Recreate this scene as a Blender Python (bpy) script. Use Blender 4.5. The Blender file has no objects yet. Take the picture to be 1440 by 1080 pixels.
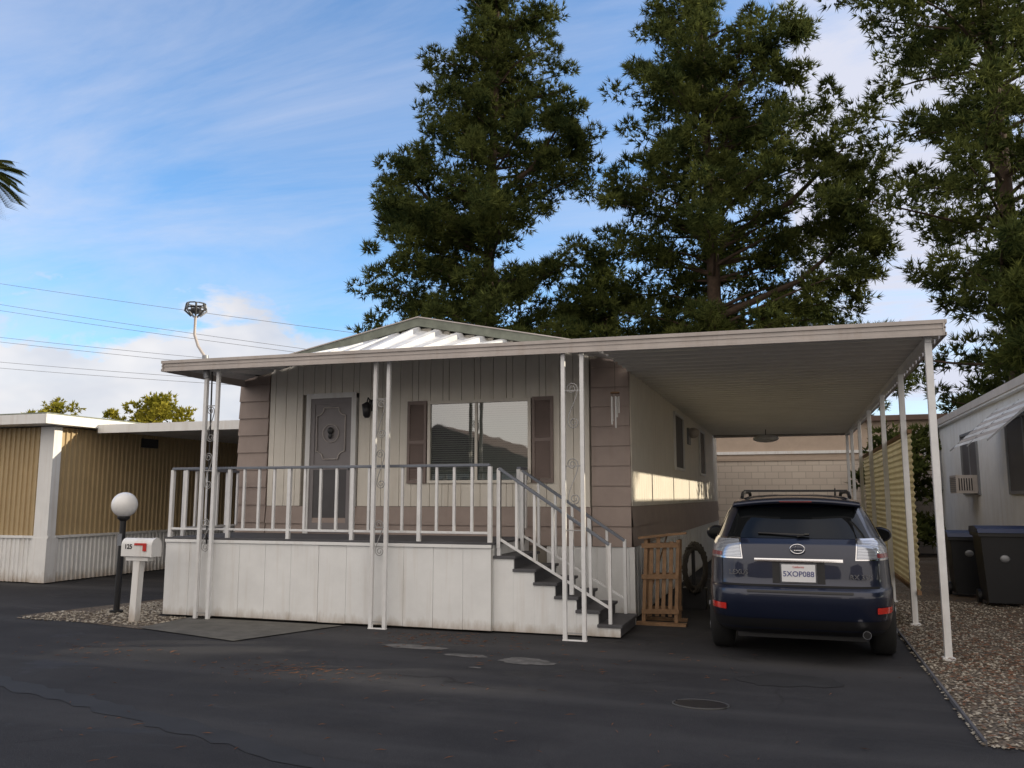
import bpy, math, random
import numpy as np
from mathutils import Vector, Matrix
random.seed(7); RNG=np.random.default_rng(7)
scene=bpy.context.scene
COL=scene.collection
# ---------------------------------------------------------------- materials
def newmat(name):
    m=bpy.data.materials.new(name); m.use_nodes=True
    nt=m.node_tree; nt.nodes.clear()
    out=nt.nodes.new('ShaderNodeOutputMaterial'); b=nt.nodes.new('ShaderNodeBsdfPrincipled')
    nt.links.new(b.outputs[0],out.inputs[0]); return m,nt,b,out
def coords(nt,sc=(1,1,1),rot=(0,0,0)):
    tc=nt.nodes.new('ShaderNodeTexCoord'); mp=nt.nodes.new('ShaderNodeMapping')
    mp.inputs['Scale'].default_value=sc; mp.inputs['Rotation'].default_value=rot
    nt.links.new(tc.outputs['Object'],mp.inputs['Vector']); return mp.outputs[0]
def noise(nt,vec,scale,detail=4,rough=.6,dist=0):
    n=nt.nodes.new('ShaderNodeTexNoise'); n.inputs['Scale'].default_value=scale; n.inputs['Detail'].default_value=detail
    n.inputs['Roughness'].default_value=rough; n.inputs['Distortion'].default_value=dist
    nt.links.new(vec,n.inputs['Vector']); return n.outputs['Fac']
def ramp(nt,fac,p0,p1,c0=(0,0,0,1),c1=(1,1,1,1)):
    r=nt.nodes.new('ShaderNodeValToRGB'); r.color_ramp.elements[0].position=p0; r.color_ramp.elements[1].position=p1
    r.color_ramp.elements[0].color=c0; r.color_ramp.elements[1].color=c1
    nt.links.new(fac,r.inputs[0]); return r.outputs[0]
def mix(nt,fac,a,b,mode='MIX'):
    n=nt.nodes.new('ShaderNodeMix'); n.data_type='RGBA'; n.blend_type=mode
    if isinstance(fac,(int,float)): n.inputs[0].default_value=fac
    else: nt.links.new(fac,n.inputs[0])
    for s,i in ((a,6),(b,7)):
        if isinstance(s,tuple): n.inputs[i].default_value=s if len(s)==4 else (*s,1)
        else: nt.links.new(s,n.inputs[i])
    return n.outputs[2]
def mathn(nt,op,a,b=0.0,clamp=False):
    n=nt.nodes.new('ShaderNodeMath'); n.operation=op; n.use_clamp=clamp
    for i,s in enumerate((a,b)):
        if isinstance(s,(int,float)): n.inputs[i].default_value=s
        else: nt.links.new(s,n.inputs[i])
    return n.outputs[0]
def bumpn(nt,b,h,strength=.3,dist=.01):
    n=nt.nodes.new('ShaderNodeBump'); n.inputs['Strength'].default_value=strength; n.inputs['Distance'].default_value=dist
    nt.links.new(h,n.inputs['Height']); nt.links.new(n.outputs[0],b.inputs['Normal'])
def M(name,col,rough=.6,metal=0,var=.2,scale=2.5,bump=.15,bscale=80,streak=0,coat=0,dirt=(.25,.2,.15),zdirt=None):
    m,nt,b,out=newmat(name)
    v=coords(nt)
    f=ramp(nt,noise(nt,v,scale,5,.65),.3,.75)
    dark=tuple(c*(1-var) for c in col)
    c=mix(nt,f,dark,tuple(min(1,x*(1+var*.25)) for x in col))
    if streak:
        vs=coords(nt,(9,9,.5)); s=ramp(nt,noise(nt,vs,1.0,4,.6),.52,.78)
        s=mathn(nt,'MULTIPLY',s,streak)
        c=mix(nt,s,c,tuple(col[i]*dirt[i]*2.2 for i in range(3)))
    if zdirt:
        tc=nt.nodes.new('ShaderNodeTexCoord'); sp=nt.nodes.new('ShaderNodeSeparateXYZ'); nt.links.new(tc.outputs['Object'],sp.inputs[0])
        nz=noise(nt,coords(nt,(6,6,2)),1.5,4)
        zz=mathn(nt,'ADD',sp.outputs[2],mathn(nt,'MULTIPLY',mathn(nt,'SUBTRACT',nz,.5),zdirt*2))
        g=ramp(nt,zz,0,zdirt,(.75,.75,.75,1),(0,0,0,1))
        c=mix(nt,g,c,tuple(col[i]*dirt[i]*1.8 for i in range(3)))
    nt.links.new(c,b.inputs['Base Color'])
    b.inputs['Roughness'].default_value=rough; b.inputs['Metallic'].default_value=metal
    if coat: b.inputs['Coat Weight'].default_value=coat; b.inputs['Coat Roughness'].default_value=.04
    if bump: bumpn(nt,b,noise(nt,v,bscale,2),bump,.004)
    return m
WHITE=M('white_paint',(.80,.80,.79),.5,var=.10,streak=.35,zdirt=.22)
SKIRT=M('porch_skirt_paint',(.80,.81,.81),.55,var=.10,streak=.3,zdirt=.14)
RAIL=M('railing_white',(.78,.79,.80),.45,var=.15,scale=6,streak=.35)
RAILTOP=M('railing_cap_grey',(.17,.19,.23),.45,var=.3)
CREAM=M('cream_siding',(.80,.755,.67),.6,var=.08,streak=.25)
GROOVE=M('siding_groove',(.30,.27,.23),.8)
LAV=M('mauve_lap_siding',(.38,.305,.27),.6,var=.15,scale=3,streak=.15)
SHUT=M('shutter_brown',(.25,.195,.175),.6)
FASC=M('fascia_metal',(.50,.455,.43),.45,var=.2,streak=.3)
CEIL=M('carport_panel_paint',(.86,.84,.78),.45,var=.10,scale=1.2,streak=.10,bump=0)
PANEL=M('roof_panel_white',(.78,.79,.80),.4,var=.3,scale=3)
ROOFG=M('roof_grey_green',(.20,.22,.18),.7,var=.4,scale=5)
DECK=M('deck_grey',(.10,.10,.11),.8,var=.35)
DOOR=M('door_taupe',(.25,.23,.235),.5,var=.1)
SCREEN=M('screen_mesh_dark',(.10,.095,.10),.6,var=.2)
DARK=M('dark_interior',(.02,.02,.02),.9)
BLACK=M('black_metal',(.015,.015,.017),.4)
WIREM=M('grey_cable',(.22,.23,.25),.6,bump=0)
TAN=M('tan_corrugated',(.47,.355,.20),.6,var=.12,streak=.2)
IRON=M('wrought_iron_white',(.36,.36,.36),.5,var=.3)
WOOD=M('weathered_wood',(.30,.175,.09),.7,var=.4,scale=9)
CONC=M('concrete_pad',(.115,.11,.098),.9,var=.45,scale=4,bump=.4,bscale=50)
BARK=M('pine_bark',(.085,.055,.038),.95,var=.5,scale=6,bump=.8,bscale=14)
GREY=M('grey_metal',(.25,.26,.28),.45,metal=.5)
RIMG=M('cast_iron',(.07,.07,.07),.7)
BINM=M('trash_bin_plastic',(.012,.013,.016),.45)
BINB=M('trash_bin_blue_plastic',(.010,.022,.075),.45)
RED=M('red_plastic',(.55,.03,.02),.35)
BLIND=M('blind_slats',(.50,.50,.46),.6,var=.15)
BLDG=M('beige_stucco',(.50,.40,.32),.85,var=.12,scale=3,bump=.3)
ROOFB=M('brown_shingle',(.16,.11,.09),.85,var=.3)
HOSE=M('garden_hose',(.07,.06,.045),.6)
STAIN=M('dried_stain',(.16,.155,.15),.95,var=.7,scale=7)
STAIN2=M('tar_seal',(.022,.022,.024),.8,var=.4,scale=3)
LITTER=M('needle_litter',(.18,.08,.04),.9,var=.4,scale=8)
GLOBE,nt,b,o=newmat('lamp_globe_white'); b.inputs['Roughness'].default_value=.25
nt.links.new(mix(nt,ramp(nt,noise(nt,coords(nt),9),.3,.8),(.80,.80,.79),(.9,.9,.9)),b.inputs['Base Color'])
def glassmat(name,refl,tint=(.85,.9,.88)):
    m=bpy.data.materials.new(name); m.use_nodes=True; nt=m.node_tree; nt.nodes.clear()
    out=nt.nodes.new('ShaderNodeOutputMaterial'); t=nt.nodes.new('ShaderNodeBsdfTransparent'); t.inputs[0].default_value=(*tint,1)
    g=nt.nodes.new('ShaderNodeBsdfGlossy'); g.inputs['Roughness'].default_value=.02
    bp=nt.nodes.new('ShaderNodeBump'); bp.inputs['Strength'].default_value=.05; bp.inputs['Distance'].default_value=.02
    nt.links.new(noise(nt,coords(nt),2.0,2),bp.inputs['Height']); nt.links.new(bp.outputs[0],g.inputs['Normal'])
    x=nt.nodes.new('ShaderNodeMixShader'); x.inputs[0].default_value=refl
    nt.links.new(t.outputs[0],x.inputs[1]); nt.links.new(g.outputs[0],x.inputs[2]); nt.links.new(x.outputs[0],out.inputs[0]); return m
GLASS=glassmat('window_glass',.30,(.6,.64,.62))
# asphalt
ASPH,nt,b,o=newmat('asphalt')
v=coords(nt); big=ramp(nt,noise(nt,v,.35,4,.6,.6),.35,.7); med=ramp(nt,noise(nt,v,2.2,6,.7),.35,.75); fine=noise(nt,v,110,2,.7)
c=mix(nt,big,(.024,.0245,.028),(.048,.0475,.051)); c=mix(nt,mathn(nt,'MULTIPLY',med,.55),c,(.017,.017,.020))
wv=noise(nt,coords(nt,(.10,1.3,1),(0,0,.22)),1.0,3,.5); c=mix(nt,mathn(nt,'MULTIPLY',ramp(nt,wv,.48,.66),.5),c,(.070,.069,.071))
wet=ramp(nt,noise(nt,coords(nt,(.7,1.4,1)),.9,5,.6,.5),.58,.66); c=mix(nt,mathn(nt,'MULTIPLY',wet,.5),c,(.016,.016,.018))
spk=ramp(nt,fine,.55,.75); c=mix(nt,mathn(nt,'MULTIPLY',spk,.6),c,(.12,.118,.118))
vor=nt.nodes.new('ShaderNodeTexVoronoi'); vor.feature='DISTANCE_TO_EDGE'; vor.inputs['Scale'].default_value=.35
dn=nt.nodes.new('ShaderNodeMix'); dn.data_type='RGBA'; dn.blend_type='LINEAR_LIGHT'; dn.inputs[0].default_value=.25
nn=nt.nodes.new('ShaderNodeTexNoise'); nn.inputs['Scale'].default_value=1.6; nn.inputs['Detail'].default_value=5; nt.links.new(v,nn.inputs['Vector'])
nt.links.new(v,dn.inputs[6]); nt.links.new(nn.outputs['Color'],dn.inputs[7]); nt.links.new(dn.outputs[2],vor.inputs['Vector'])
crk=ramp(nt,vor.outputs['Distance'],.0,.006,(1,1,1,1),(0,0,0,1)); crk=mathn(nt,'MULTIPLY',crk,ramp(nt,noise(nt,v,.5,2),.5,.62))
c=mix(nt,mathn(nt,'MULTIPLY',crk,.7),c,(.010,.010,.010))
nt.links.new(c,b.inputs['Base Color']); nt.links.new(ramp(nt,wet,0,1,(.92,.92,.92,1),(.62,.62,.62,1)),b.inputs['Roughness'])
b.inputs['Specular IOR Level'].default_value=.25
bumpn(nt,b,fine,.8,.010)
DIRT=M('dirt_ground',(.17,.14,.10),.95,var=.4,scale=1,bump=.5)
GRAV,nt,b,o=newmat('gravel')
v=coords(nt); vr=nt.nodes.new('ShaderNodeTexVoronoi'); vr.inputs['Scale'].default_value=34; nt.links.new(v,vr.inputs['Vector'])
sp=nt.nodes.new('ShaderNodeSeparateXYZ'); nt.links.new(vr.outputs['Color'],sp.inputs[0])
c=mix(nt,sp.outputs[0],(.10,.075,.055),(.32,.28,.225)); c=mix(nt,ramp(nt,noise(nt,v,.9,5),.35,.6),c,(.12,.075,.045))
c=mix(nt,ramp(nt,vr.outputs['Distance'],.25,.7),c,(.05,.04,.03))
nt.links.new(c,b.inputs['Base Color']); b.inputs['Roughness'].default_value=.95
bumpn(nt,b,vr.outputs['Distance'],-1.0,.02)
STONE,nt,b,o=newmat('gravel_stones'); g=nt.nodes.new('ShaderNodeNewGeometry')
nt.links.new(ramp(nt,g.outputs['Random Per Island'],0,1,(.10,.075,.052,1),(.42,.385,.32,1)),b.inputs['Base Color']); b.inputs['Roughness'].default_value=.9
CMU,nt,b,o=newmat('block_wall')
tc=nt.nodes.new('ShaderNodeTexCoord'); sp=nt.nodes.new('ShaderNodeSeparateXYZ'); nt.links.new(tc.outputs['Object'],sp.inputs[0])
cb=nt.nodes.new('ShaderNodeCombineXYZ'); nt.links.new(sp.outputs[0],cb.inputs[0]); nt.links.new(sp.outputs[2],cb.inputs[1])
br=nt.nodes.new('ShaderNodeTexBrick'); nt.links.new(cb.outputs[0],br.inputs['Vector'])
br.inputs['Scale'].default_value=1; br.inputs['Brick Width'].default_value=.4; br.inputs['Row Height'].default_value=.2; br.inputs['Mortar Size'].default_value=.010
br.inputs['Color1'].default_value=(.66,.58,.50,1); br.inputs['Color2'].default_value=(.60,.52,.45,1); br.inputs['Mortar'].default_value=(.45,.39,.33,1)
nt.links.new(br.outputs['Color'],b.inputs['Base Color']); b.inputs['Roughness'].default_value=.95; bumpn(nt,b,br.outputs['Fac'],-.6,.01)
CURT,nt,b,o=newmat('fibreglass_yellow')
c=mix(nt,ramp(nt,noise(nt,coords(nt),2),.3,.7),(.66,.55,.28),(.78,.69,.42)); nt.links.new(c,b.inputs['Base Color']); b.inputs['Roughness'].default_value=.5
tr=nt.nodes.new('ShaderNodeBsdfTranslucent'); nt.links.new(c,tr.inputs[0]); mx=nt.nodes.new('ShaderNodeMixShader'); mx.inputs[0].default_value=.5
nt.links.new(b.outputs[0],mx.inputs[1]); nt.links.new(tr.outputs[0],mx.inputs[2]); nt.links.new(mx.outputs[0],o.inputs[0])
def foliage(name,c0,c1,tf=.3):
    m,nt,b,o=newmat(name); g=nt.nodes.new('ShaderNodeNewGeometry')
    n=ramp(nt,noise(nt,coords(nt),.9,1),.35,.65)
    c=mix(nt,mathn(nt,'ADD',mathn(nt,'MULTIPLY',n,.6),mathn(nt,'MULTIPLY',g.outputs['Random Per Island'],.4)),c0,c1)
    df=nt.nodes.new('ShaderNodeBsdfDiffuse'); nt.links.new(c,df.inputs[0]); nt.nodes.remove(b)
    tr=nt.nodes.new('ShaderNodeBsdfTranslucent'); nt.links.new(c,tr.inputs[0]); mx=nt.nodes.new('ShaderNodeMixShader'); mx.inputs[0].default_value=tf
    nt.links.new(df.outputs[0],mx.inputs[1]); nt.links.new(tr.outputs[0],mx.inputs[2]); nt.links.new(mx.outputs[0],o.inputs[0]); return m
PINE=foliage('pine_needles',(.022,.040,.018),(.155,.175,.050),.35)
BUSH=foliage('bush_leaves',(.18,.18,.02),(.42,.37,.06))
PALM=foliage('palm_leaves',(.06,.08,.02),(.2,.2,.06))
# ---------------------------------------------------------------- mesh builder
class MB:
    def __init__(s): s.v=[]; s.f=[]; s.m=[]; s.mats=[]; s.sm=[]
    def mi(s,mat):
        if mat not in s.mats: s.mats.append(mat)
        return s.mats.index(mat)
    def add(s,vs,fs,mat,smooth=False):
        o=len(s.v); s.v+= [tuple(p) for p in vs]; k=s.mi(mat)
        for f in fs: s.f.append(tuple(i+o for i in f)); s.m.append(k); s.sm.append(smooth)
    def box(s,x0,x1,y0,y1,z0,z1,mat):
        s.add([(x0,y0,z0),(x1,y0,z0),(x1,y1,z0),(x0,y1,z0),(x0,y0,z1),(x1,y0,z1),(x1,y1,z1),(x0,y1,z1)],
              [(0,3,2,1),(4,5,6,7),(0,1,5,4),(1,2,6,5),(2,3,7,6),(3,0,4,7)],mat)
    def prism(s,poly,axis,a,b,mat):
        n=len(poly)
        def P(p,t):
            return {'x':(t,p[0],p[1]),'y':(p[0],t,p[1]),'z':(p[0],p[1],t)}[axis]
        vs=[P(p,a) for p in poly]+[P(p,b) for p in poly]
        fs=[tuple(range(n))[::-1],tuple(range(n,2*n))]+[(i,(i+1)%n,n+(i+1)%n,n+i) for i in range(n)]
        s.add(vs,fs,mat)
    def beam(s,p0,p1,w,h,mat,up=(0,0,1)):
        p0=Vector(p0);p1=Vector(p1);d=(p1-p0).normalized();u=Vector(up)
        if abs(d.dot(u))>.99: u=Vector((0,1,0))
        r=d.cross(u).normalized();u=r.cross(d).normalized()
        vs=[]
        for p in (p0,p1):
            for a,c in ((-1,-1),(1,-1),(1,1),(-1,1)): vs.append(p+r*a*w/2+u*c*h/2)
        s.add(vs,[(0,3,2,1),(4,5,6,7),(0,1,5,4),(1,2,6,5),(2,3,7,6),(3,0,4,7)],mat)
    def tube(s,pts,r,mat,seg=8,caps=True):
        pts=[Vector(p) for p in pts]; n=len(pts)
        rs=r if isinstance(r,(list,tuple)) else [r]*n
        vs=[];
        ref=Vector((0.3,.9,.1)).normalized()
        for i,p in enumerate(pts):
            d=(pts[min(i+1,n-1)]-pts[max(i-1,0)]).normalized()
            rf=ref if abs(d.dot(ref))<.95 else Vector((1,0,0))
            a=d.cross(rf).normalized(); c=d.cross(a)
            for k in range(seg):
                t=2*math.pi*k/seg; vs.append(p+(a*math.cos(t)+c*math.sin(t))*rs[i])
        fs=[(i*seg+k,i*seg+(k+1)%seg,(i+1)*seg+(k+1)%seg,(i+1)*seg+k) for i in range(n-1) for k in range(seg)]
        s.add(vs,fs,mat,True)
        if caps: s.add(vs[:seg],[tuple(range(seg))],mat); s.add(vs[-seg:],[tuple(range(seg))],mat)
    def sphere(s,c,r,mat,sx=1,sy=1,sz=1,nu=24,nv=14):
        vs=[];fs=[]
        for j in range(nv+1):
            ph=math.pi*j/nv
            for i in range(nu):
                t=2*math.pi*i/nu; vs.append((c[0]+r*sx*math.sin(ph)*math.cos(t),c[1]+r*sy*math.sin(ph)*math.sin(t),c[2]+r*sz*math.cos(ph)))
        for j in range(nv):
            for i in range(nu): fs.append((j*nu+i,j*nu+(i+1)%nu,(j+1)*nu+(i+1)%nu,(j+1)*nu+i))
        s.add(vs,fs,mat,True)
    def build(s,name,parent=None,bevel=0):
        me=bpy.data.meshes.new(name); me.from_pydata(s.v,[],s.f); 
        for m in s.mats: me.materials.append(m)
        me.polygons.foreach_set('material_index',s.m); me.polygons.foreach_set('use_smooth',s.sm); me.update()
        ob=bpy.data.objects.new(name,me); COL.objects.link(ob)
        if parent: ob.parent=parent
        if bevel:
            b=ob.modifiers.new('bevel','BEVEL'); b.width=bevel; b.segments=2; b.limit_method='ANGLE'
        return ob
def empty(name):
    e=bpy.data.objects.new(name,None); COL.objects.link(e); return e
TRAP=[(0,0),(.6,0),(.68,1),(.92,1),(1,0)]
SINE=[(i/6,.5-.5*math.cos(2*math.pi*i/6)) for i in range(7)]
def sheet(mb,A,B,C,D,pitch,amp,mat,prof=TRAP,nrm=(0,0,1),length=None):
    A,B,C,D=map(Vector,(A,B,C,D)); L=(B-A).length; n=max(1,round(L/pitch)); nrm=Vector(nrm)
    vs=[];ts=[]
    for i in range(n):
        for t,h in prof[:-1] : ts.append(((i+t)/n,h))
    ts.append((1,prof[-1][1]))
    for t,h in ts:
        vs.append(A.lerp(B,t)+nrm*h*amp); vs.append(D.lerp(C,t)+nrm*h*amp)
    fs=[(2*i,2*i+2,2*i+3,2*i+1) for i in range(len(ts)-1)]
    mb.add(vs,fs,mat)
# ---------------------------------------------------------------- ground
def flat(name,pts,z,mat):
    mb=MB(); mb.add([(x,y,z) for x,y in pts],[tuple(range(len(pts)))],mat); return mb.build(name)
flat('ground',[(-600,-300),(600,-300),(600,900),(-600,900)],-.006,DIRT)
flat('asphalt_road',[(-45,-30),(40,-30),(40,27.4),(-45,27.4)],0,ASPH)
flat('gravel_bed',[(1.15,6.55),(6.0,6.35),(6.0,27),(1.15,27)],.006,GRAV)
flat('gravel_bed',[(-10.3,9.25),(-7.8,8.8),(-7.8,9.8),(-8.5,9.85),(-8.6,12),(-9.6,12)],.006,GRAV)
flat('concrete_pad',[(-7.9,8.85),(-6.15,8.4),(-5.55,9.82),(-7.9,9.82)],.012,CONC)
mb=MB(); mb.beam((1.15,6.55,.01),(1.15,26,.01),.02,.05,DECK); mb.build('gravel_edging')
def stones(name,fn,n,z,smin,smax):
    mb=MB()
    for i in range(n):
        x,y=fn(); r=random.uniform(smin,smax); a=random.random()*6.28
        sx,sy,sz=r*random.uniform(.7,1.3),r*random.uniform(.7,1.3),r*random.uniform(.4,.8)
        ca,sa=math.cos(a),math.sin(a)
        vs=[(sx,0,0),(0,sy,0),(-sx,0,0),(0,-sy,0),(.2*sx,.1*sy,sz),(0,0,-sz)]
        vs=[(x+p*ca-q*sa,y+p*sa+q*ca,z+w) for p,q,w in vs]
        mb.add(vs,[(0,1,4),(1,2,4),(2,3,4),(3,0,4),(1,0,5),(2,1,5),(3,2,5),(0,3,5)],STONE)
    return mb.build(name)
stones('gravel',lambda:(1.12+abs(random.gauss(0,1.1)),random.uniform(6.5,15)),7000,.012,.008,.020)
def fl():
    y=random.uniform(9.0,11.8)
    return (random.uniform(-10.1,-7.9) if y<9.8 else random.uniform(-9.6,-8.55)),y
stones('gravel',fl,2400,.012,.012,.026)
def blob(cx,cy,rx,ry,z,mat,mb,k=40):
    ph=[random.random()*6.28 for _ in range(5)]
    pts=[]
    for i in range(k):
        t=2*math.pi*i/k; r=1+.12*math.sin(2*t+ph[0])+.09*math.sin(3*t+ph[1])+.06*math.sin(5*t+ph[2])+.05*math.sin(9*t+ph[3])+.04*math.sin(14*t+ph[4])
        pts.append((cx+rx*r*math.cos(t),cy+ry*r*math.sin(t),z))
    mb.add(pts,[tuple(range(k))],mat)
mb=MB()
for a in ((-4.05,8.75,.38,.12),(-2.62,8.35,.30,.16),(-3.3,8.45,.22,.09),(-3.0,7.9,.06,.03)): blob(*a,.004,STAIN,mb)
mb.build('pavement_stains')
mb=MB(); pl=[(-14,7.75),(-9,6.55),(-6.8,5.98),(-4.7,5.4),(-2.9,4.85),(-1,4.35),(2,3.5)]
up=[];dn=[]
for i in range(90):
    t=i/89*(len(pl)-1); k=min(int(t),len(pl)-2); f=t-k; x=pl[k][0]*(1-f)+pl[k+1][0]*f; y=pl[k][1]*(1-f)+pl[k+1][1]*f
    up.append((x,y+.12+random.uniform(-.05,.05),.004)); dn.append((x,y-.12+random.uniform(-.05,.05),.004))
mb.add(up+dn,[(i,i+1,91+i,90+i) for i in range(89)],STAIN2)
mb.build('asphalt_seal_patch')
mb=MB(); blob(-.1,8.25,.40,.30,.004,STAIN2,mb); mb.build('oil_stain')
mb=MB(); mb.tube([(-.77+.22*math.cos(t/24*6.283),7.1+.15*math.sin(t/24*6.283),.004) for t in range(25)],.008,RIMG,6)
mb.add([(-.77+.21*math.cos(t/24*6.283),7.1+.14*math.sin(t/24*6.283),.009) for t in range(24)],[tuple(range(24))],BLACK)
mb.build('utility_cover')
mb=MB()
for cx,cy,sd,n in ((-4.6,7.2,.5,120),(-7.2,7.4,.6,50),(-3.9,9.3,.5,150),(-1.5,8.5,1.2,50),(2.3,8.5,.9,1500),(-4,5,3,50),(-2,6,2.2,60),(2.4,11.5,1.2,1300)):
    for i in range(n):
        x=random.gauss(cx,sd); y=random.gauss(cy,sd*.5 if cx<1 else sd*1.6)
        if cx>1 and x<1.2: continue
        if -8.4<x<-3.5 and y>9.8: continue
        a=random.random()*3.14; l=random.uniform(.02,.055); w=.004 if cx<1 else .012
        zz=.010 if cx<1 else .030
        mb.add([(x-l*math.cos(a),y-l*math.sin(a),zz),(x+w*math.sin(a),y-w*math.cos(a),zz+.004),(x+l*math.cos(a),y+l*math.sin(a),zz+.002),(x-w*math.sin(a),y+w*math.cos(a),zz+.006)],[(0,1,2,3)],LITTER)
mb.build('pine_needle_litter')
# ---------------------------------------------------------------- main mobile home
H=empty('mobile_home')
pi=math.pi
HX0,HX1,HY0,HY1=-8.47,-2.10,11.5,25.5; CX=-5.285
def gab(x): return 4.24-.205*abs(x-CX)
mb=MB()
mb.prism([(HX0+.03,.05),(HX1-.03,.05),(HX1-.03,gab(HX1)-.05),(CX,gab(CX)-.05),(HX0+.03,gab(HX0)-.05)],'y',HY0+.03,HY1,GROOVE)
mb.build('wall_core',H)
def lap(mb,x0,x1,z0,z1,y,mat,step=.275):
    z=z0
    while z<z1-.02:
        t=min(z+step,z1)
        mb.add([(x0,y-.034,z),(x1,y-.034,z),(x1,y-.010,t),(x0,y-.010,t),(x0,y+.03,z),(x1,y+.03,z)],[(0,1,2,3),(4,5,1,0)],mat); 
        mb.add([(x0,y-.034,z),(x0,y-.010,t),(x0,y+.03,t),(x0,y+.03,z)],[(0,1,2,3)],mat)
        mb.add([(x1,y-.034,z),(x1,y-.010,t),(x1,y+.03,t),(x1,y+.03,z)],[(3,2,1,0)],mat)
        z=t
mb=MB()
lap(mb,HX0,-7.92,.97,gab(HX0),HY0,LAV); lap(mb,-2.64,HX1,.97,gab(HX1),HY0,LAV); lap(mb,-7.90,-2.66,.97,1.5,HY0,LAV,.265)
z=.97
for k in range(2):
    t=z+.27
    mb.add([(HX1+.03,HY0-.03,z),(HX1+.03,HY1,z),(HX1+.01,HY1,t),(HX1+.01,HY0-.03,t),(HX1-.03,HY0-.03,z),(HX1-.03,HY1,z)],[(0,1,2,3),(4,5,1,0)],LAV); z=t
mb.build('mauve_siding',H)
mb=MB(); x=-7.90; widths=[.10,.2,.2,.1,.2,.2]; i=0
while x<-2.67:
    w=widths[i%6]; i+=1; xe=min(x+w,-2.67); g=.007
    segs=[(1.505,min(gab(x),gab(xe))-.02)]
    if xe>-7.21 and x<-6.33: segs=[(3.24,segs[0][1])]
    elif xe>-5.12 and x<-3.53: segs=[(1.505,1.85),(3.05,segs[0][1])]
    for a,b_ in segs: mb.box(x+g/2,xe-g/2,HY0-.014,HY0+.02,a,b_,CREAM)
    x=xe
y=HY0+.02; i=0
while y<HY1:
    w=.2; a=1.515
    mb.box(HX1-.02,HX1+.013,y+.004,min(y+w,HY1)-.004,a,3.52,CREAM); y+=w
mb.build('cream_siding',H,.002)
mb=MB(); y=HY0
mb.box(HX1-.04,HX1+.012,HY0-.02,HY1,.02,.965,SKIRT)
mb.box(-3.3,HX1-.042,HY0-.012,HY0+.02,.02,.965,SKIRT)
for yy in np.arange(HY0+.3,HY1,.3): mb.box(HX1+.012,HX1+.022,yy,yy+.03,.02,.96,SKIRT)
for xx in np.arange(-3.2,-2.2,.2): mb.box(xx,xx+.02,HY0-.02,HY0-.012,.02,.96,SKIRT)
mb.box(HX1-.03,HX1+.04,HY0-.036,HY0-.0,.0,.967,SKIRT)
mb.build('skirting',H,.003)
mb=MB()
for s in (-1,1):
    ex=CX+s*(HX1-CX+.14)
    mb.prism([(CX,gab(CX)),(ex,gab(ex)),(ex,gab(ex)+.09),(CX,gab(CX)+.09)],'y',HY0-.06,HY1+.2,ROOFG)
mb.build('gable_roof',H)
mb=MB()
for s in (-1,1):
    ex=CX+s*(HX1-CX+.16)
    mb.prism([(CX,gab(CX)-.03),(ex,gab(ex)-.03),(ex,gab(ex)+.10),(CX,gab(CX)+.10)],'y',HY0-.10,HY0-.062,ROOFG)
    mb.prism([(CX,gab(CX)+.10),(ex,gab(ex)+.10),(ex,gab(ex)+.115),(CX,gab(CX)+.115)],'y',HY0-.12,HY0-.04,FASC)
mb.build('rake_trim',H)
# door
mb=MB()
mb.box(-7.21,-7.13,HY0-.05,HY0+.03,1.07,3.23,WHITE); mb.box(-6.41,-6.33,HY0-.05,HY0+.03,1.07,3.23,WHITE); mb.box(-7.21,-6.33,HY0-.052,HY0+.03,3.17,3.25,WHITE)
mb.box(-7.13,-6.41,HY0-.02,HY0+.02,1.10,3.17,DOOR)
mb.box(-7.13,-6.41,HY0-.034,HY0-.02,2.06,2.14,DOOR); mb.box(-7.13,-6.41,HY0-.034,HY0-.02,1.10,1.25,DOOR)
mb.box(-7.13,-7.06,HY0-.033,HY0-.02,1.25,3.17,DOOR); mb.box(-6.48,-6.41,HY0-.033,HY0-.02,1.25,3.17,DOOR); mb.box(-7.06,-6.48,HY0-.033,HY0-.02,3.08,3.17,DOOR)
mb.box(-7.06,-6.48,HY0-.026,HY0-.018,1.25,2.06,SCREEN)
mb.box(-6.46,-6.43,HY0-.07,HY0-.03,2.06,2.12,GREY)
def arc(cx,cz,r,a0,a1,n=12): return [(cx+r*math.cos(a0+(a1-a0)*i/n),HY0-.035,cz+r*math.sin(a0+(a1-a0)*i/n)) for i in range(n+1)]
L_,R_,B_,T_=-7.02,-6.52,2.22,3.02
out=arc(L_,T_,.12,0,-pi/2)+arc(L_,B_,.12,pi/2,0)+arc(R_,B_,.12,pi,pi/2)+arc(R_,T_,.12,-pi/2,-pi)
out.append(out[0]); mb.tube(out,.010,FASC,6)
mb.tube(arc(-6.77,2.62,.14,0,2*pi,24),.007,FASC,6)
mb.sphere((-6.77,HY0-.05,2.66),.05,BLACK,1,.4,1.1); mb.sphere((-6.77,HY0-.05,2.58),.035,BLACK,1,.4,1.3)
mb.build('front_door',H)
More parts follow.
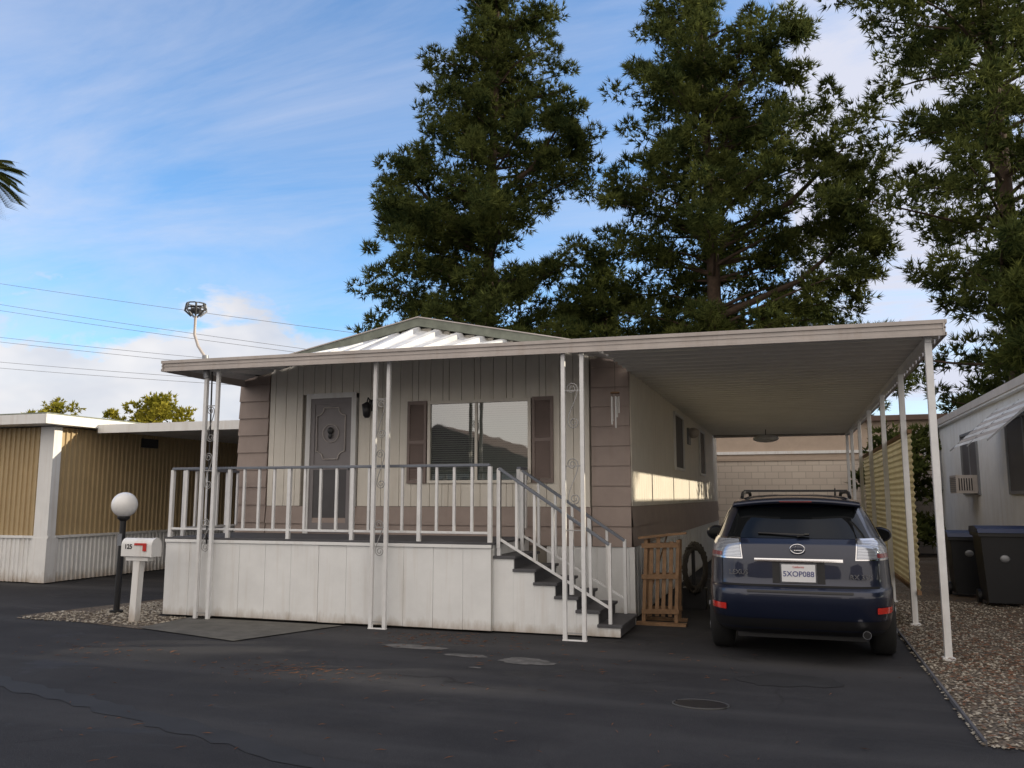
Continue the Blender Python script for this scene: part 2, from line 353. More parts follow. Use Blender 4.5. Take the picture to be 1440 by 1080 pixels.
# window
mb=MB()
wx0,wx1,wz0,wz1=-5.13,-3.52,1.84,3.06; yf=HY0-.05
fr=.045
mb.box(wx0,wx1,yf,HY0+.03,wz1-fr,wz1,CREAM); mb.box(wx0,wx1,yf,HY0+.03,wz0,wz0+fr,CREAM)
mb.box(wx0,wx0+fr,yf,HY0+.03,wz0+fr,wz1-fr,CREAM); mb.box(wx1-fr,wx1,yf,HY0+.03,wz0+fr,wz1-fr,CREAM)
xm=-4.36; mb.box(xm-.02,xm+.02,yf+.01,HY0+.03,wz0+fr,wz1-fr,CREAM)
mb.box(wx0+fr,wx1-fr,HY0+.022,HY0+.026,wz0+fr,wz1-fr,DARK)
mb.build('window_frame',H,.003)
mb=MB(); z=wz0+fr+.01
while z<wz1-fr-.02:
    mb.add([(xm+.03,HY0-.002,z),(wx1-fr,HY0-.002,z),(wx1-fr,HY0+.012,z+.030),(xm+.03,HY0+.012,z+.030)],[(0,1,2,3)],BLIND)
    mb.add([(wx0+fr,HY0-.002,z),(xm-.03,HY0-.002,z),(xm-.03,HY0+.012,z+.024),(wx0+fr,HY0+.012,z+.024)],[(0,1,2,3)],BLIND)
    z+=.032
mb.build('window_blinds',H)
mb=MB(); mb.add([(wx0+fr,HY0-.02,wz0+fr),(wx1-fr,HY0-.02,wz0+fr),(wx1-fr,HY0-.02,wz1-fr),(wx0+fr,HY0-.02,wz1-fr)],[(0,1,2,3)],GLASS); mb.build('window_pane',H)
mb=MB()
for a,b_ in ((-5.46,-5.15),(-3.50,-3.19)):
    y0=HY0-.05
    mb.box(a,a+.04,y0,HY0-.014,1.84,3.07,SHUT); mb.box(b_-.04,b_,y0,HY0-.014,1.84,3.07,SHUT)
    for zz in (1.84,2.43,3.02): mb.box(a+.04,b_-.04,y0+.002,HY0-.014,zz,zz+.05,SHUT)
    z=1.90
    while z<3.0:
        mb.add([(a+.04,y0+.004,z),(b_-.04,y0+.004,z),(b_-.04,HY0-.018,z+.045),(a+.04,HY0-.018,z+.045)],[(0,1,2,3)],SHUT); z+=.042
mb.build('shutters',H)
mb=MB()
mb.box(-6.12,-6.04,HY0-.04,HY0-.014,2.95,3.12,BLACK); mb.tube([(-6.08,HY0-.03,3.08),(-6.08,HY0-.14,3.14),(-6.08,HY0-.17,3.06)],.01,BLACK)
mb.tube([(-6.08,HY0-.17,3.07),(-6.08,HY0-.17,3.03),(-6.08,HY0-.17,2.86),(-6.08,HY0-.17,2.83)],[.02,.08,.055,.03],BLACK,6)
mb.build('porch_wall_lamp',H)
mb=MB()
for (a,b_,c_,d_) in ((16.0,17.3,2.2,3.2),(20.5,21.6,2.2,3.2)):
    mb.box(HX1,HX1+.05,a-.05,b_+.05,c_-.05,c_,WHITE); mb.box(HX1,HX1+.05,a-.05,b_+.05,d_,d_+.05,WHITE)
    mb.box(HX1,HX1+.052,a-.05,a,c_,d_,WHITE); mb.box(HX1,HX1+.052,b_,b_+.05,c_,d_,WHITE)
    mb.box(HX1,HX1+.02,a,b_,c_,d_,SCREEN)
mb.sphere((HX1+.12,18.3,3.0),.14,FASC,1,1,.8); mb.box(HX1+.01,HX1+.05,18.1,18.5,2.75,3.1,GREY)
mb.build('side_windows_and_vents',H)
# porch ---------------------------------------------------------
DZ=1.07; PX0,PX1,PY=-8.42,-3.55,9.88
mb=MB(); mb.box(PX0,PX1,PY,HY0-.03,DZ-.06,DZ-.012,DECK)
for i in range(11):
    y0=PY-.02+i*.146; mb.box(PX0-.02,PX1+.02,y0,y0+.14,DZ-.012,DZ+.015,DECK)
mb.build('porch_deck',H)
mb=MB(); x=PX0; ws=[.41,.40,.42]; i=0
while x<PX1-.05:
    w=ws[i%3]; i+=1; xe=min(x+w,PX1)
    mb.box(x+.0015,xe-.0015,PY-.002+random.uniform(-.003,.003),PY+.03,.02+random.uniform(0,.015),DZ-.015,SKIRT)
    x=xe
mb.box(PX0,PX1,PY+.032,PY+.05,.02,DZ-.07,GROOVE)
mb.box(PX0-.005,PX1+.01,PY-.022,PY-.008,DZ-.055,DZ-.013,SKIRT)
y=PY+.05
while y<HY0-.1:
    mb.box(PX0-.002,PX0+.03,y+.004,min(y+.4,HY0-.05)-.004,.02,DZ-.015,SKIRT); mb.box(PX1-.03,PX1+.002,y+.004,min(y+.4,HY0-.05)-.004,.02,DZ-.015,SKIRT); y+=.4
mb.build('porch_skirt',H,.004)
mb=MB(); sy0,sy1=9.96,11.0
nst=6
for i in range(nst):
    zt=DZ-(i+1)*DZ/7; x0=PX1+.004+i*.262; x1=x0+.262
    mb.box(x0,x1,sy0,sy0+.03,.02,zt-.03,SKIRT)
    mb.box(x0,x1,sy1-.03,sy1,.02,zt-.03,SKIRT)
    mb.box(x1-.025,x1-.002,sy0+.031,sy1-.031,.02 if i==nst-1 else zt-DZ/7-.03,zt-.03,DECK)
    mb.box(x0-.01,x1+.025,sy0-.02,sy1+.01,zt-.028,zt+.006,DECK)
mb.build('porch_steps',H,.003)
SX1=PX1+nst*.262
mb=MB(); mt=MB()
def rail(p0,p1,zb,zt,z2b=None,z2t=None,sp=.235):
    p0=Vector(p0);p1=Vector(p1); L=(p1-p0).length
    z2b=zb if z2b is None else z2b; z2t=zt if z2t is None else z2t
    mt.beam((p0.x,p0.y,zt),(p1.x,p1.y,z2t),.06,.035,RAILTOP)
    mb.beam((p0.x,p0.y,zb),(p1.x,p1.y,z2b),.03,.03,RAIL)
    k=max(1,round(L/sp))
    for i in range(k+1):
        t=i/k; q=p0.lerp(p1,t); a=zb*(1-t)+z2b*t; c=zt*(1-t)+z2t*t
        w=.050 if i%4==0 else .034
        lo=a-(.12 if i%4==0 else 0)
        mb.box(q.x-w/2,q.x+w/2,q.y-w/2,q.y+w/2,lo,c-.018,RAIL)
rail((PX0+.03,PY+.04,0),(PX1-.03,PY+.04,0),DZ+.13,2.04)
rail((PX0+.03,PY+.3,0),(PX0+.03,HY0-.1,0),DZ+.13,2.04)
rail((PX1-.03,11.08,0),(PX1-.03,HY0-.1,0),DZ+.13,2.04)
for yy in (sy0+.04,sy1-.04):
    rail((PX1+.06,yy,0),(SX1-.12,yy,0),DZ+.06,2.0,.34,1.08,sp=.25)
    mb.box(SX1-.14,SX1-.10,yy-.02,yy+.02,.16,1.1,RAIL); mb.box(PX1+.04,PX1+.085,yy-.022,yy+.022,DZ-.15,2.0,RAIL)
mb.build('railing_pickets',H,.003); mt.build('railing_caps',H,.006)
# carport / awning -------------------------------------------
RX0,RX1,RY0,RY1=-8.40,1.58,9.60,24.2
def rz(x): return 3.47-(x-RX0)/(RX1-RX0)*.08
mb=MB()
NR=18; xs=np.linspace(RX0,-2.1,NR+1)
vs=[]
A=[];
for i in range(NR):
    for t,h in TRAP[:-1]:
        A.append((xs[i]+t*(xs[i+1]-xs[i]),h))
A.append((-2.1,0))
for x,h in A:
    vs.append((x,RY0+.03,rz(x)+h*.06-.01)); vs.append((x,HY0-.05,gab(x)-.085+h*.06))
mb.add(vs,[(2*i,2*i+2,2*i+3,2*i+1) for i in range(len(A)-1)],PANEL)
mb.build('porch_awning',H)
mb=MB()
sheet(mb,(-2.1,RY0+.03,rz(-2.1)-.01),(-2.1,RY1,rz(-2.1)-.01),(RX1-.03,RY1,rz(RX1)-.01),(RX1-.03,RY0+.03,rz(RX1)-.01),.30,-.05,CEIL)
mb.build('carport_roof',H)
mb=MB()
def fasc(p0,p1,z00,z01,h0,h1,th,inward):
    a=Vector(p0);c=Vector(p1);n=Vector(inward)
    def plate(o,za0,za1,zb0,zb1,t):
        vs=[]
        for p,(l,u) in ((a,(za0,za1)),(c,(zb0,zb1))):
            for q in (p+n*o,p+n*(o+t)):
                vs.append((q.x,q.y,l)); vs.append((q.x,q.y,u))
        mb.add(vs,[(0,1,5,4),(2,6,7,3),(1,3,7,5),(0,4,6,2),(0,2,3,1),(4,5,7,6)],FASC)
    plate(0,z00,z00+h0,z01,z01+h1,th)
    plate(-.018,z00+h0-.035,z00+h0+.006,z01+h1-.035,z01+h1+.006,th)
    plate(-.012,z00-.004,z00+.03,z01-.004,z01+.03,th)
    plate(-.007,z00+h0*.5-.008,z00+h0*.5+.008,z01+h1*.5-.008,z01+h1*.5+.008,th)
fasc((RX0,RY0,0),(RX1,RY0,0),3.405,3.32,.145,.16,.02,(0,1,0))
fasc((RX1+.002,RY0-.02,0),(RX1+.002,RY1,0),3.32,3.32,.16,.16,.02,(-1,0,0))
fasc((RX0-.002,RY0-.02,0),(RX0-.002,HY0+.4,0),3.405,3.42,.145,.145,.02,(1,0,0))
mb.box(-2.06,RX1,RY1,RY1+.05,3.28,3.48,FASC)
mb.build('gutter_fascia',H)
# posts
mb=MB(); irn=MB()
def scrollpair(cx,y,z0,z1,w):
    zc=(z0+z1)/2; h=(z1-z0)/2; r0=w*.62
    up=[]
    for i in range(22):
        t=i/21; a=t*1.6*2*pi; r=r0*(.25+.75*(1-t)); up.append((cx-w*.1+r*math.cos(a),zc+h-r0+r*math.sin(a)))
    lo=[(2*cx-p[0],2*zc-p[1]) for p in up]
    pts=[(p[0],y,p[1]) for p in up[::-1]]
    a0=up[0]; b0=lo[0]
    for i in range(1,12):
        t=i/12; s=t*t*(3-2*t); pts.append((a0[0]+(b0[0]-a0[0])*s,y,a0[1]+(b0[1]-a0[1])*t))
    pts+=[(p[0],y,p[1]) for p in lo]
    irn.tube(pts,.0065,IRON,5)
def postpair(cx,w,y,ztop,zs):
    for s in (-1,1):
        mb.box(cx+s*w-.024,cx+s*w+.024,y-.024,y+.024,0,ztop,RAIL)
    for z in (.08,1.25,2.0,2.9): irn.box(cx-w+.024,cx+w-.024,y-.006,y+.006,z,z+.012,IRON)
    for z0,z1 in zs: scrollpair(cx,y,z0,z1,w)
    mb.box(cx-w-.03,cx+w+.03,y-.03,y+.03,0,.012,RAIL)
postpair(-7.67,.10,9.76,3.43,((.9,1.35),(1.75,2.25),(2.4,2.9)))
postpair(-5.02,.095,9.76,3.42,((.9,1.35),(1.75,2.25),(2.4,2.9)))
postpair(-2.45,.115,9.68,3.38,((1.55,2.1),(2.45,3.0)))
for y in (9.75,12.2,14.7,17.2,19.7,22.2,24.0):
    mb.box(1.395,1.465,y-.035,y+.035,0,3.34,RAIL); mb.box(1.37,1.49,y-.06,y+.06,0,.03,RAIL)
mb.box(1.40,1.46,9.7,RY1,3.27,3.335,RAIL)
mb.build('carport_posts',H,.004); irn.build('iron_scrollwork',H)
# mast
mb=MB()
mb.tube([(-7.78,9.80,0.05),(-7.78,9.80,3.4),(-7.80,9.80,3.55),(-7.98,9.80,3.78),(-8.05,9.80,3.95),(-8.05,9.8,4.22)],.020,FASC,8)
mb.tube([(-7.75,9.74,3.3),(-7.80,9.74,3.62)],.045,GREY,8)
mb.sphere((-8.05,9.8,4.30),.06,RIMG,1.3,1.3,.8)
for k in range(7):
    a=k*.9; mb.tube([(-8.05+.06*math.cos(a),9.8+.06*math.sin(a),4.22),(-8.05+.15*math.cos(a),9.8+.15*math.sin(a),4.30),(-8.05+.13*math.cos(a),9.8+.13*math.sin(a),4.40)],.014,GREY if k%2 else RIMG,6)
mb.tube([(-8.05+.14*math.cos(t/12*6.283),9.8+.14*math.sin(t/12*6.283),4.33) for t in range(13)],.012,BLACK,5)
mb.tube([(-8.05+.13*math.cos(t/12*6.283),9.8+.13*math.sin(t/12*6.283),4.4) for t in range(13)],.010,RIMG,5)
mb.tube([(-7.74,9.83,3.4),(-7.72,9.83,2.2),(-7.70,9.83,1.0)],.012,BLACK,5)
mb.build('antenna_mast')
mb=MB(); cx,cy=-2.18,10.9
mb.tube([(cx,cy,3.42),(cx,cy,3.02)],.003,BLACK,4); mb.tube([(cx,cy,3.02),(cx,cy,3.0)],.06,WOOD,12)
for k in range(5):
    a=k*1.256; l=.22+.05*k; mb.tube([(cx+.05*math.cos(a),cy+.05*math.sin(a),2.96),(cx+.05*math.cos(a),cy+.05*math.sin(a),2.96-l)],.010,WHITE,8); mb.tube([(cx+.05*math.cos(a),cy+.05*math.sin(a),3.0),(cx+.05*math.cos(a),cy+.05*math.sin(a),2.95)],.002,BLACK,4)
mb.build('wind_chime')
mb=MB(); sheet(mb,(1.50,12.15,.45),(1.50,12.15,2.5),(1.50,20.0,2.5),(1.50,20.0,.45),.085,.02,CURT,SINE,(1,0,0)); 
for z in (.42,2.5): mb.beam((1.49,12.1,z),(1.49,20.05,z),.05,.05,WOOD)
mb.build('corrugated_privacy_screen')
# ---------------------------------------------------------------- globe lamp
mb=MB(); mb.tube([(-9.24,9.9,0),(-9.21,9.9,1.36)],.042,BLACK,12); mb.tube([(-9.24,9.9,0),(-9.24,9.9,.04)],.09,BLACK,14)
mb.tube([(-9.21,9.9,1.30),(-9.21,9.9,1.34),(-9.21,9.9,1.38)],[.05,.09,.075],BLACK,14); mb.sphere((-9.205,9.9,1.53),.18,GLOBE,nu=32,nv=20)
mb.box(-9.245,-9.17,9.84,9.85,.95,1.12,GREY)
mb.build('globe_lamp_post')
mb=MB()
mb.beam((-8.36,9.28,0),(-8.33,9.28,.86),.10,.10,WHITE,up=(0,1,0))
mb.box(-8.50,-8.14,9.22,9.34,.80,.855,WHITE)
prof=[(-.09,0),(.09,0),(.09,.15)]+[(.09*math.cos(a),.15+.09*math.sin(a)) for a in np.linspace(0,pi,12)[1:-1]]+[(-.09,.15)]
mb.prism([(9.28+p,.858+q) for p,q in prof],'x',-8.56,-8.06,WHITE)
prof2=[(p*1.06,q*1.04-.004) for p,q in prof]; mb.prism([(9.28+p,.858+q) for p,q in prof2],'x',-8.085,-8.055,WHITE)
mb.box(-8.34,-8.14,9.180,9.186,1.005,1.035,RED); mb.box(-8.20,-8.14,9.178,9.184,.93,1.035,RED)
m_=mb.build('mailbox',None,.003)
def text(s,loc,size,mat,parent,rot=(pi/2,0,0),ext=.001,name='lettering',bold=0):
    cu=bpy.data.curves.new('t','FONT'); cu.body=s; cu.size=size; cu.extrude=ext; cu.align_x='CENTER'; cu.align_y='CENTER'; cu.offset=bold
    ob=bpy.data.objects.new('t',cu); COL.objects.link(ob); bpy.context.view_layer.update()
    me=bpy.data.meshes.new_from_object(ob.evaluated_get(bpy.context.evaluated_depsgraph_get())); bpy.data.objects.remove(ob)
    me.materials.clear(); me.materials.append(mat); o=bpy.data.objects.new(name,me); COL.objects.link(o); o.location=loc; o.rotation_euler=rot
    if parent: o.parent=parent
    return o
text('125',(-8.44,9.186,.985),.085,BLACK,m_,bold=.002)
# leaning wooden rack
mb=MB()
for k,(yy,ln_) in enumerate(((11.25,.10),(11.62,-.08))):
    for xx in (-1.92,-1.50): mb.beam((xx,yy,.03),(xx+.04,yy+ln_,1.08),.045,.035,WOOD)
    for z in (.16,.60,1.0): 
        t=z/1.08; mb.beam((-1.94,yy+ln_*t-.025,z),(-1.46,yy+ln_*t-.025,z+.015),.02,.06,WOOD)
for xx,zz in ((-1.84,1.03),(-1.75,1.12),(-1.67,.98),(-1.58,1.06)): mb.beam((xx,11.28,.10),(xx+.03,11.36,zz),.05,.018,WOOD)
mb.beam((-1.97,11.48,.05),(-1.62,11.52,1.16),.09,.02,WOOD)
mb.box(-2.0,-1.36,11.13,11.25,0,.035,WOOD); mb.box(-1.98,-1.40,11.6,11.7,0,.035,WOOD); mb.beam((-1.99,11.38,1.10),(-1.36,11.44,1.17),.2,.025,WOOD)
mb.build('folded_wooden_rack')
mb=MB(); pts=[]
for i in range(170):
    a=i/170*2*pi*11; r=.24+.04*math.sin(i*1.7); pts.append((-1.42+r*math.cos(a)*.55,12.9+r*math.cos(a)*.8+.05*math.sin(i*.7),.60+r*1.35*math.sin(a)))
mb.tube(pts,.020,HOSE,6); mb.box(-1.62,-1.28,12.95,13.15,0,.30,BLACK); mb.beam((-1.45,12.95,.3),(-1.45,12.95,.98),.05,.05,BLACK); mb.build('coiled_garden_hose')
mb=MB(); mb.tube([(-.6,22.5,3.38),(-.6,22.5,3.2)],.01,BLACK); mb.sphere((-.6,22.5,3.12),.2,WHITE,1.6,1,.5); mb.build('hanging_carport_lamp')
# ---------------------------------------------------------------- left neighbour
L=empty('mobile_home')
mb=MB()
LX=-13.6; LY=12.7
mb.box(-32,LX-.06,LY+.06,28,0.02,3.0,GROOVE)
sheet(mb,(LX-.03,LY+.2,.88),(LX-.03,27.9,.88),(LX-.03,27.9,3.0),(LX-.03,LY+.2,3.0),.125,.03,TAN,TRAP,(1,0,0))
sheet(mb,(-31.9,LY+.03,.88),(LX-.25,LY+.03,.88),(LX-.25,LY+.03,3.0),(-31.9,LY+.03,3.0),.125,.03,TAN,TRAP,(0,-1,0))
sheet(mb,(LX+.0,LY+.1,.02),(LX+.0,27.9,.02),(LX+.0,27.9,.87),(LX+.0,LY+.1,.87),.11,.025,WHITE,TRAP,(1,0,0))
sheet(mb,(-31.9,LY,.02),(LX,LY,.02),(LX,LY,.87),(-31.9,LY,.87),.11,.025,WHITE,TRAP,(0,-1,0))
mb.box(LX-.30,LX+.04,LY-.05,LY+.14,.86,3.0,WHITE); mb.box(LX-.3,LX+.05,LY-.06,LY+.2,.02,.86,WHITE)
mb.box(-32,LX+.06,LY-.045,LY,.85,.90,WHITE); mb.box(LX,LX+.05,LY+.14,28,.85,.90,WHITE)
mb.box(LX-.02,LX+.03,15.0,15.5,2.72,2.92,BLACK)
mb.build('walls',L)
mb=MB(); mb.box(-32.2,LX+.3,LY-.5,28.2,3.02,3.20,WHITE); mb.box(-32,LX+.2,LY-.4,28.1,3.2,3.24,ROOFG)
mb.box(LX+.32,-9.9,13.5,25,2.97,3.02,PANEL); mb.box(LX+.30,-9.86,13.46,13.5,2.92,3.09,WHITE); mb.box(-9.9,-9.86,13.5,25,2.92,3.09,WHITE)
for yy in (17.5,21,24.5): mb.box(-10.05,-9.98,yy,yy+.07,0,2.97,WHITE)
sheet(mb,(LX+.32,13.5,3.03),(LX+.32,25,3.03),(-9.9,25,3.03),(-9.9,13.5,3.03),.3,.04,PANEL)
mb.build('roof_and_carport',L)
mb=MB(); mb.box(-13.2,-9.6,25.3,25.5,0,2.9,SHUT); mb.box(-12.6,-11.9,25.22,25.3,0.1,2.1,WHITE); mb.box(-11.3,-10.3,25.22,25.3,1.1,2.1,SCREEN)
mb.build('storage_shed',L)
# ---------------------------------------------------------------- right neighbour
R=empty('mobile_home')
mb=MB(); NX=3.9
mb.box(NX+.03,11,13.0,29,.02,3.55,GROOVE)
y=13.0
while y<28.9:
    mb.box(NX,NX+.03,y+.0015,y+.3985,.75,3.5,WHITE); y+=.4
mb.box(NX-.02,NX+.03,13,29,.02,.74,SKIRT)
x=NX+.03
while x<10.9: mb.box(x+.003,x+.397,12.97,13.0,.02,3.5,WHITE); x+=.4
mb.build('walls',R)
mb=MB(); mb.box(NX-.12,11.2,12.8,29.2,3.50,3.66,WHITE); mb.box(NX-.15,NX-.12,12.8,29.2,3.54,3.69,FASC); mb.box(NX-.1,11.1,12.85,29.1,3.66,3.72,ROOFG)
mb.build('roof',R)
mb=MB()
for (a,b_,c_,d_) in ((20.8,22.5,1.75,3.05),(15.6,18.0,1.75,3.05),(25.6,26.6,1.9,3.0)):
    mb.box(NX-.04,NX,a-.06,b_+.06,c_-.06,c_,GREY); mb.box(NX-.04,NX,a-.06,b_+.06,d_,d_+.06,GREY)
    mb.box(NX-.042,NX,a-.06,a,c_,d_,GREY); mb.box(NX-.042,NX,b_,b_+.06,c_,d_,GREY); mb.box(NX-.03,NX,(a+b_)/2-.02,(a+b_)/2+.02,c_,d_,GREY)
    mb.box(NX-.012,NX-.004,a,b_,c_,d_,SCREEN)
mb.build('windows',R)
mb=MB()
for i in range(9):
    t=i/8; xx=NX-.08-.72*t; zz=3.28-.66*t
    mb.add([(xx+.02,15.2,zz+.05),(xx+.02,18.6,zz+.05),(xx-.035,18.6,zz-.015),(xx-.035,15.2,zz-.015)],[(0,1,2,3)],FASC if i%2 else PANEL)
for yy in (15.2,16.9,18.6): mb.prism([(NX-.02,3.36),(NX-.90,2.56),(NX-.90,2.53),(NX-.02,3.30)],'y',yy-.012,yy+.012,GREY)
mb.build('louvred_awning',R)
mb=MB(); mb.box(NX-.45,NX-.02,20.9,21.7,1.72,2.12,FASC)
for k in range(8): mb.box(NX-.46,NX-.45,20.95,21.65,1.76+k*.042,1.78+k*.042,GREY)
for k in range(6): mb.box(NX-.40+k*.05,NX-.38+k*.05,20.89,20.9,1.78,2.05,DARK)
mb.build('air_conditioner',R)
def bin_(x,y,s=1,LM=BINB):
    mb=MB(); BM=BINM; w0,w1,h=.22*s,.28*s,.98*s
    vs=[(x-w0,y-w0,.06),(x+w0,y-w0,.06),(x+w0,y+w0,.06),(x-w0,y+w0,.06),(x-w1,y-w1,h),(x+w1,y-w1,h),(x+w1,y+w1,h),(x-w1,y+w1,h)]
    mb.add(vs,[(0,3,2,1),(4,5,6,7),(0,1,5,4),(1,2,6,5),(2,3,7,6),(3,0,4,7)],BM)
    mb.box(x-w1-.03,x+w1+.03,y-w1-.03,y+w1+.02,h-.05,h+.004,BM)
    mb.prism([(y-w1-.05,h+.006),(y+w1+.05,h+.006),(y+w1,h+.09),(y-w1*.3,h+.11),(y-w1,h+.07)],'x',x-w1-.04,x+w1+.04,LM)
    mb.tube([(x-w1,y+w1+.07,h+.0),(x+w1,y+w1+.07,h+.0)],.018,BM)
    for sx in (-1,1): mb.tube([(x+sx*(w0+.01),y+w0,.11),(x+sx*(w0+.06),y+w0,.11)],.11,BLACK,16)
    mb.sphere((x,y-w1+.02,.72),.07,GREY,1,.25,.8,12,8)
    return mb.build('trash_bin',None,.012)
bin_(2.98,14.8,1.12); bin_(2.72,16.0,1.0)
# ---------------------------------------------------------------- back wall & buildings
mb=MB(); mb.box(-40,30,27.4,27.62,0,2.75,CMU); mb.box(-40,30,27.37,27.65,2.75,2.83,BLDG); mb.build('block_wall')
B=empty('beige_building')
mb=MB(); mb.box(-4.5,9,30.5,38,0,4.15,BLDG); mb.box(-4.8,9.3,30.2,38.3,4.15,4.32,ROOFB); mb.box(-4.5,9,30.44,30.5,3.1,3.2,WHITE)
mb.build('walls_and_roof',B)
A_=empty('mobile_home')
mb=MB(); 
for k,(x0,x1) in enumerate(((-22,-11),(-7,3),(7,18))):
    mb.box(x0,x1,-24,-15.5,0,2.9,TAN if k==1 else CREAM); mb.box(x0+1,x0+2.6,-15.5,-15.44,1.2,2.5,SCREEN); mb.box(x0+5,x0+7.5,-15.5,-15.44,1.2,2.5,SCREEN); mb.box(x0,x1,-15.5,-15.42,0,.8,WHITE)
    mb.prism([(x0-.4,2.9),(x1+.4,2.9),((x0+x1)/2,5.2)],'y',-24.3,-15.1,ROOFB)
mb.build('walls_and_roofs',A_)
mb=MB()
def wire(xa,za,xb,zb,y,r=.013,sag=.5):
    sl=(zb-za)/(xb-xa); x0=xa-30; x1=xb+25
    pts=[]
    for i in range(31):
        t=i/30; x=x0+(x1-x0)*t; pts.append((x,y,za+sl*(x-xa)+sag*((2*t-1)**2-.5)))
    mb.tube(pts,r,WIREM,4)
wire(-54,17.2,-23.1,11.4,45); wire(-54,15.7,-39,12.85,45); wire(-54,15.3,-39,12.55,45.6)
wire(-54,13.3,-39,11.2,45); wire(-54,13.0,-39,10.9,45.5); wire(-54,11.5,-39,9.8,45); wire(-54,11.1,-39,9.5,45.5)
mb.tube([(-88,45,0),(-88,45,26)],.2,BARK,8); mb.tube([(12,45.3,0),(12,45.3,9)],.2,BARK,8)
mb.build('power_lines')
# ---------------------------------------------------------------- trees
def np_mesh(name,V,F,mi,mats,smooth=None):
    me=bpy.data.meshes.new(name); nv=len(V); nf=len(F)
    k=F.shape[1]
    me.vertices.add(nv); me.vertices.foreach_set('co',V.astype(np.float32).ravel())
    me.loops.add(nf*k); me.loops.foreach_set('vertex_index',F.astype(np.int32).ravel())
    me.polygons.add(nf); me.polygons.foreach_set('loop_start',np.arange(0,nf*k,k,dtype=np.int32)); 
    me.polygons.foreach_set('material_index',mi.astype(np.int32)); 
    for m in mats: me.materials.append(m)
    me.update(calc_edges=True); me.validate(); return me
def needles(centers,radii,rng,shoots,per,ln,wd,flat_=.58):
    n=len(centers); c=np.repeat(centers,shoots,0); r=np.repeat(radii,shoots,0)
    d=rng.normal(size=(n*shoots,3)); d/=np.linalg.norm(d,axis=1)[:,None]
    rad=rng.uniform(.15,1.0,(n*shoots,1))**.6
    p=c+d*rad*r[:,None]*np.array([1,1,flat_])
    sd=d*.9+np.array([0,0,.6]); sd/=np.linalg.norm(sd,axis=1)[:,None]
    P=np.repeat(p,per,0); S=np.repeat(sd,per,0)
    q=rng.normal(size=P.shape); q=S*1.0+q*.55; q/=np.linalg.norm(q,axis=1)[:,None]
    w=np.cross(q,rng.normal(size=P.shape)); w/=np.linalg.norm(w,axis=1)[:,None]
    l=rng.uniform(.6,1.2,(len(P),1))*ln
    V=np.empty((len(P)*3,3)); V[0::3]=P-w*wd*.5; V[1::3]=P+w*wd*.5; V[2::3]=P+q*l
    return V
def tree(name,x,y,Ht,prof,base,seed,lvl=.60,nl=5,shoots=40,per=8,ln=.31,wd=.055,cr=(.42,.85),trunk=.36,mat=PINE,gap=.14,inner=.30,lobes=()):
    rng=np.random.default_rng(seed); mb=MB()
    hs=[p[0] for p in prof]; Ls=[p[1] for p in prof]; Rs=[p[2] for p in prof]
    o=sorted(range(len(hs)),key=lambda i:hs[i]); hs=[hs[i] for i in o]; Ls=[Ls[i] for i in o]; Rs=[Rs[i] for i in o]
    bend=rng.uniform(-.3,.3,2)
    def tp(z): 
        t=z/Ht; return Vector((bend[0]*math.sin(t*5)+0,bend[1]*math.sin(t*4),z))
    mb.tube([tp(Ht*i/14) for i in range(15)],[trunk*(1-i/14)**.8+.03 for i in range(15)],BARK,9)
    cs=[];rs=[]
    z=base
    while z<Ht-.3:
        for k in range(nl):
            if rng.random()<gap: continue
            az=rng.uniform(0,2*pi); ca=math.cos(az); 
            Lr=np.interp(z,hs,Ls);Rr=np.interp(z,hs,Rs); side=Rr if ca>0 else Lr; av=.5*(Lr+Rr)
            R=side*abs(ca)+av*(1-abs(ca)); R*=rng.choice([rng.uniform(.5,.8),rng.uniform(.85,1.14)],p=[.35,.65])
            zz=z+rng.uniform(-.15,.15)
            st=tp(max(base*.85,zz-.22*R)); d=Vector((ca,math.sin(az),0)); side_=Vector((-d.y,d.x,0)); bd=rng.uniform(-.15,.15)*R
            droop=rng.uniform(-.05,.12)*R
            def lp(t): return st+d*(R*t)+side_*(bd*math.sin(t*pi))+Vector((0,0,(zz-st.z)*t**1.3+droop*math.sin(t*pi)))
            mb.tube([lp(i/5*.9) for i in range(6)],[max(.008,.03+.016*R*(1-i/5)*.55-.004*i) for i in range(6)],BARK,5,False)
            m=max(1,int(R*(1-inner)/.62))
            for j in range(m+1):
                t=inner+(1-inner)*(j/max(1,m)); jit=rng.normal(0,.20,3)*(1+.10*R)*np.array([1,1,.7])
                c=lp(t)+Vector(jit)
                cs.append(c[:]); rs.append(rng.uniform(*cr)*(1.0 if t<.9 else .85))
        z+=lvl
    for (lx,ly,lz,lr) in lobes:
        mb.tube([tp(lz-lr*1.6),Vector((lx*.6,ly*.6,lz-lr*.7)),Vector((lx,ly,lz+lr*.6))],[.16,.11,.03],BARK,7,False)
        for k in range(int(20*lr**1.3)):
            dd=rng.normal(size=3); dd/=np.linalg.norm(dd); rr=rng.uniform(.3,1)**.5*lr
            cs.append((lx+dd[0]*rr*.85,ly+dd[1]*rr*.85,lz+dd[2]*rr*1.35)); rs.append(rng.uniform(*cr)*.8)
    for i in range(3): cs.append((tp(Ht-.5-i*.5))[:]); rs.append(.3+.2*i)
    V=needles(np.array(cs),np.array(rs),rng,shoots,per,ln,wd)
    F=np.arange(len(V)).reshape(-1,3)
    tv=np.array(mb.v,dtype=float); tf=[]
    for f in mb.f:
        for i in range(1,len(f)-1): tf.append((f[0],f[i],f[i+1]))
    tf=np.array(tf); Vall=np.vstack([tv,V]); Fall=np.vstack([tf,F+len(tv)]); mi=np.concatenate([np.zeros(len(tf)),np.ones(len(F))])
    me=np_mesh(name,Vall,Fall,mi,[BARK,mat]); ob=bpy.data.objects.new(name,me); COL.objects.link(ob); ob.location=(x,y,0); return ob
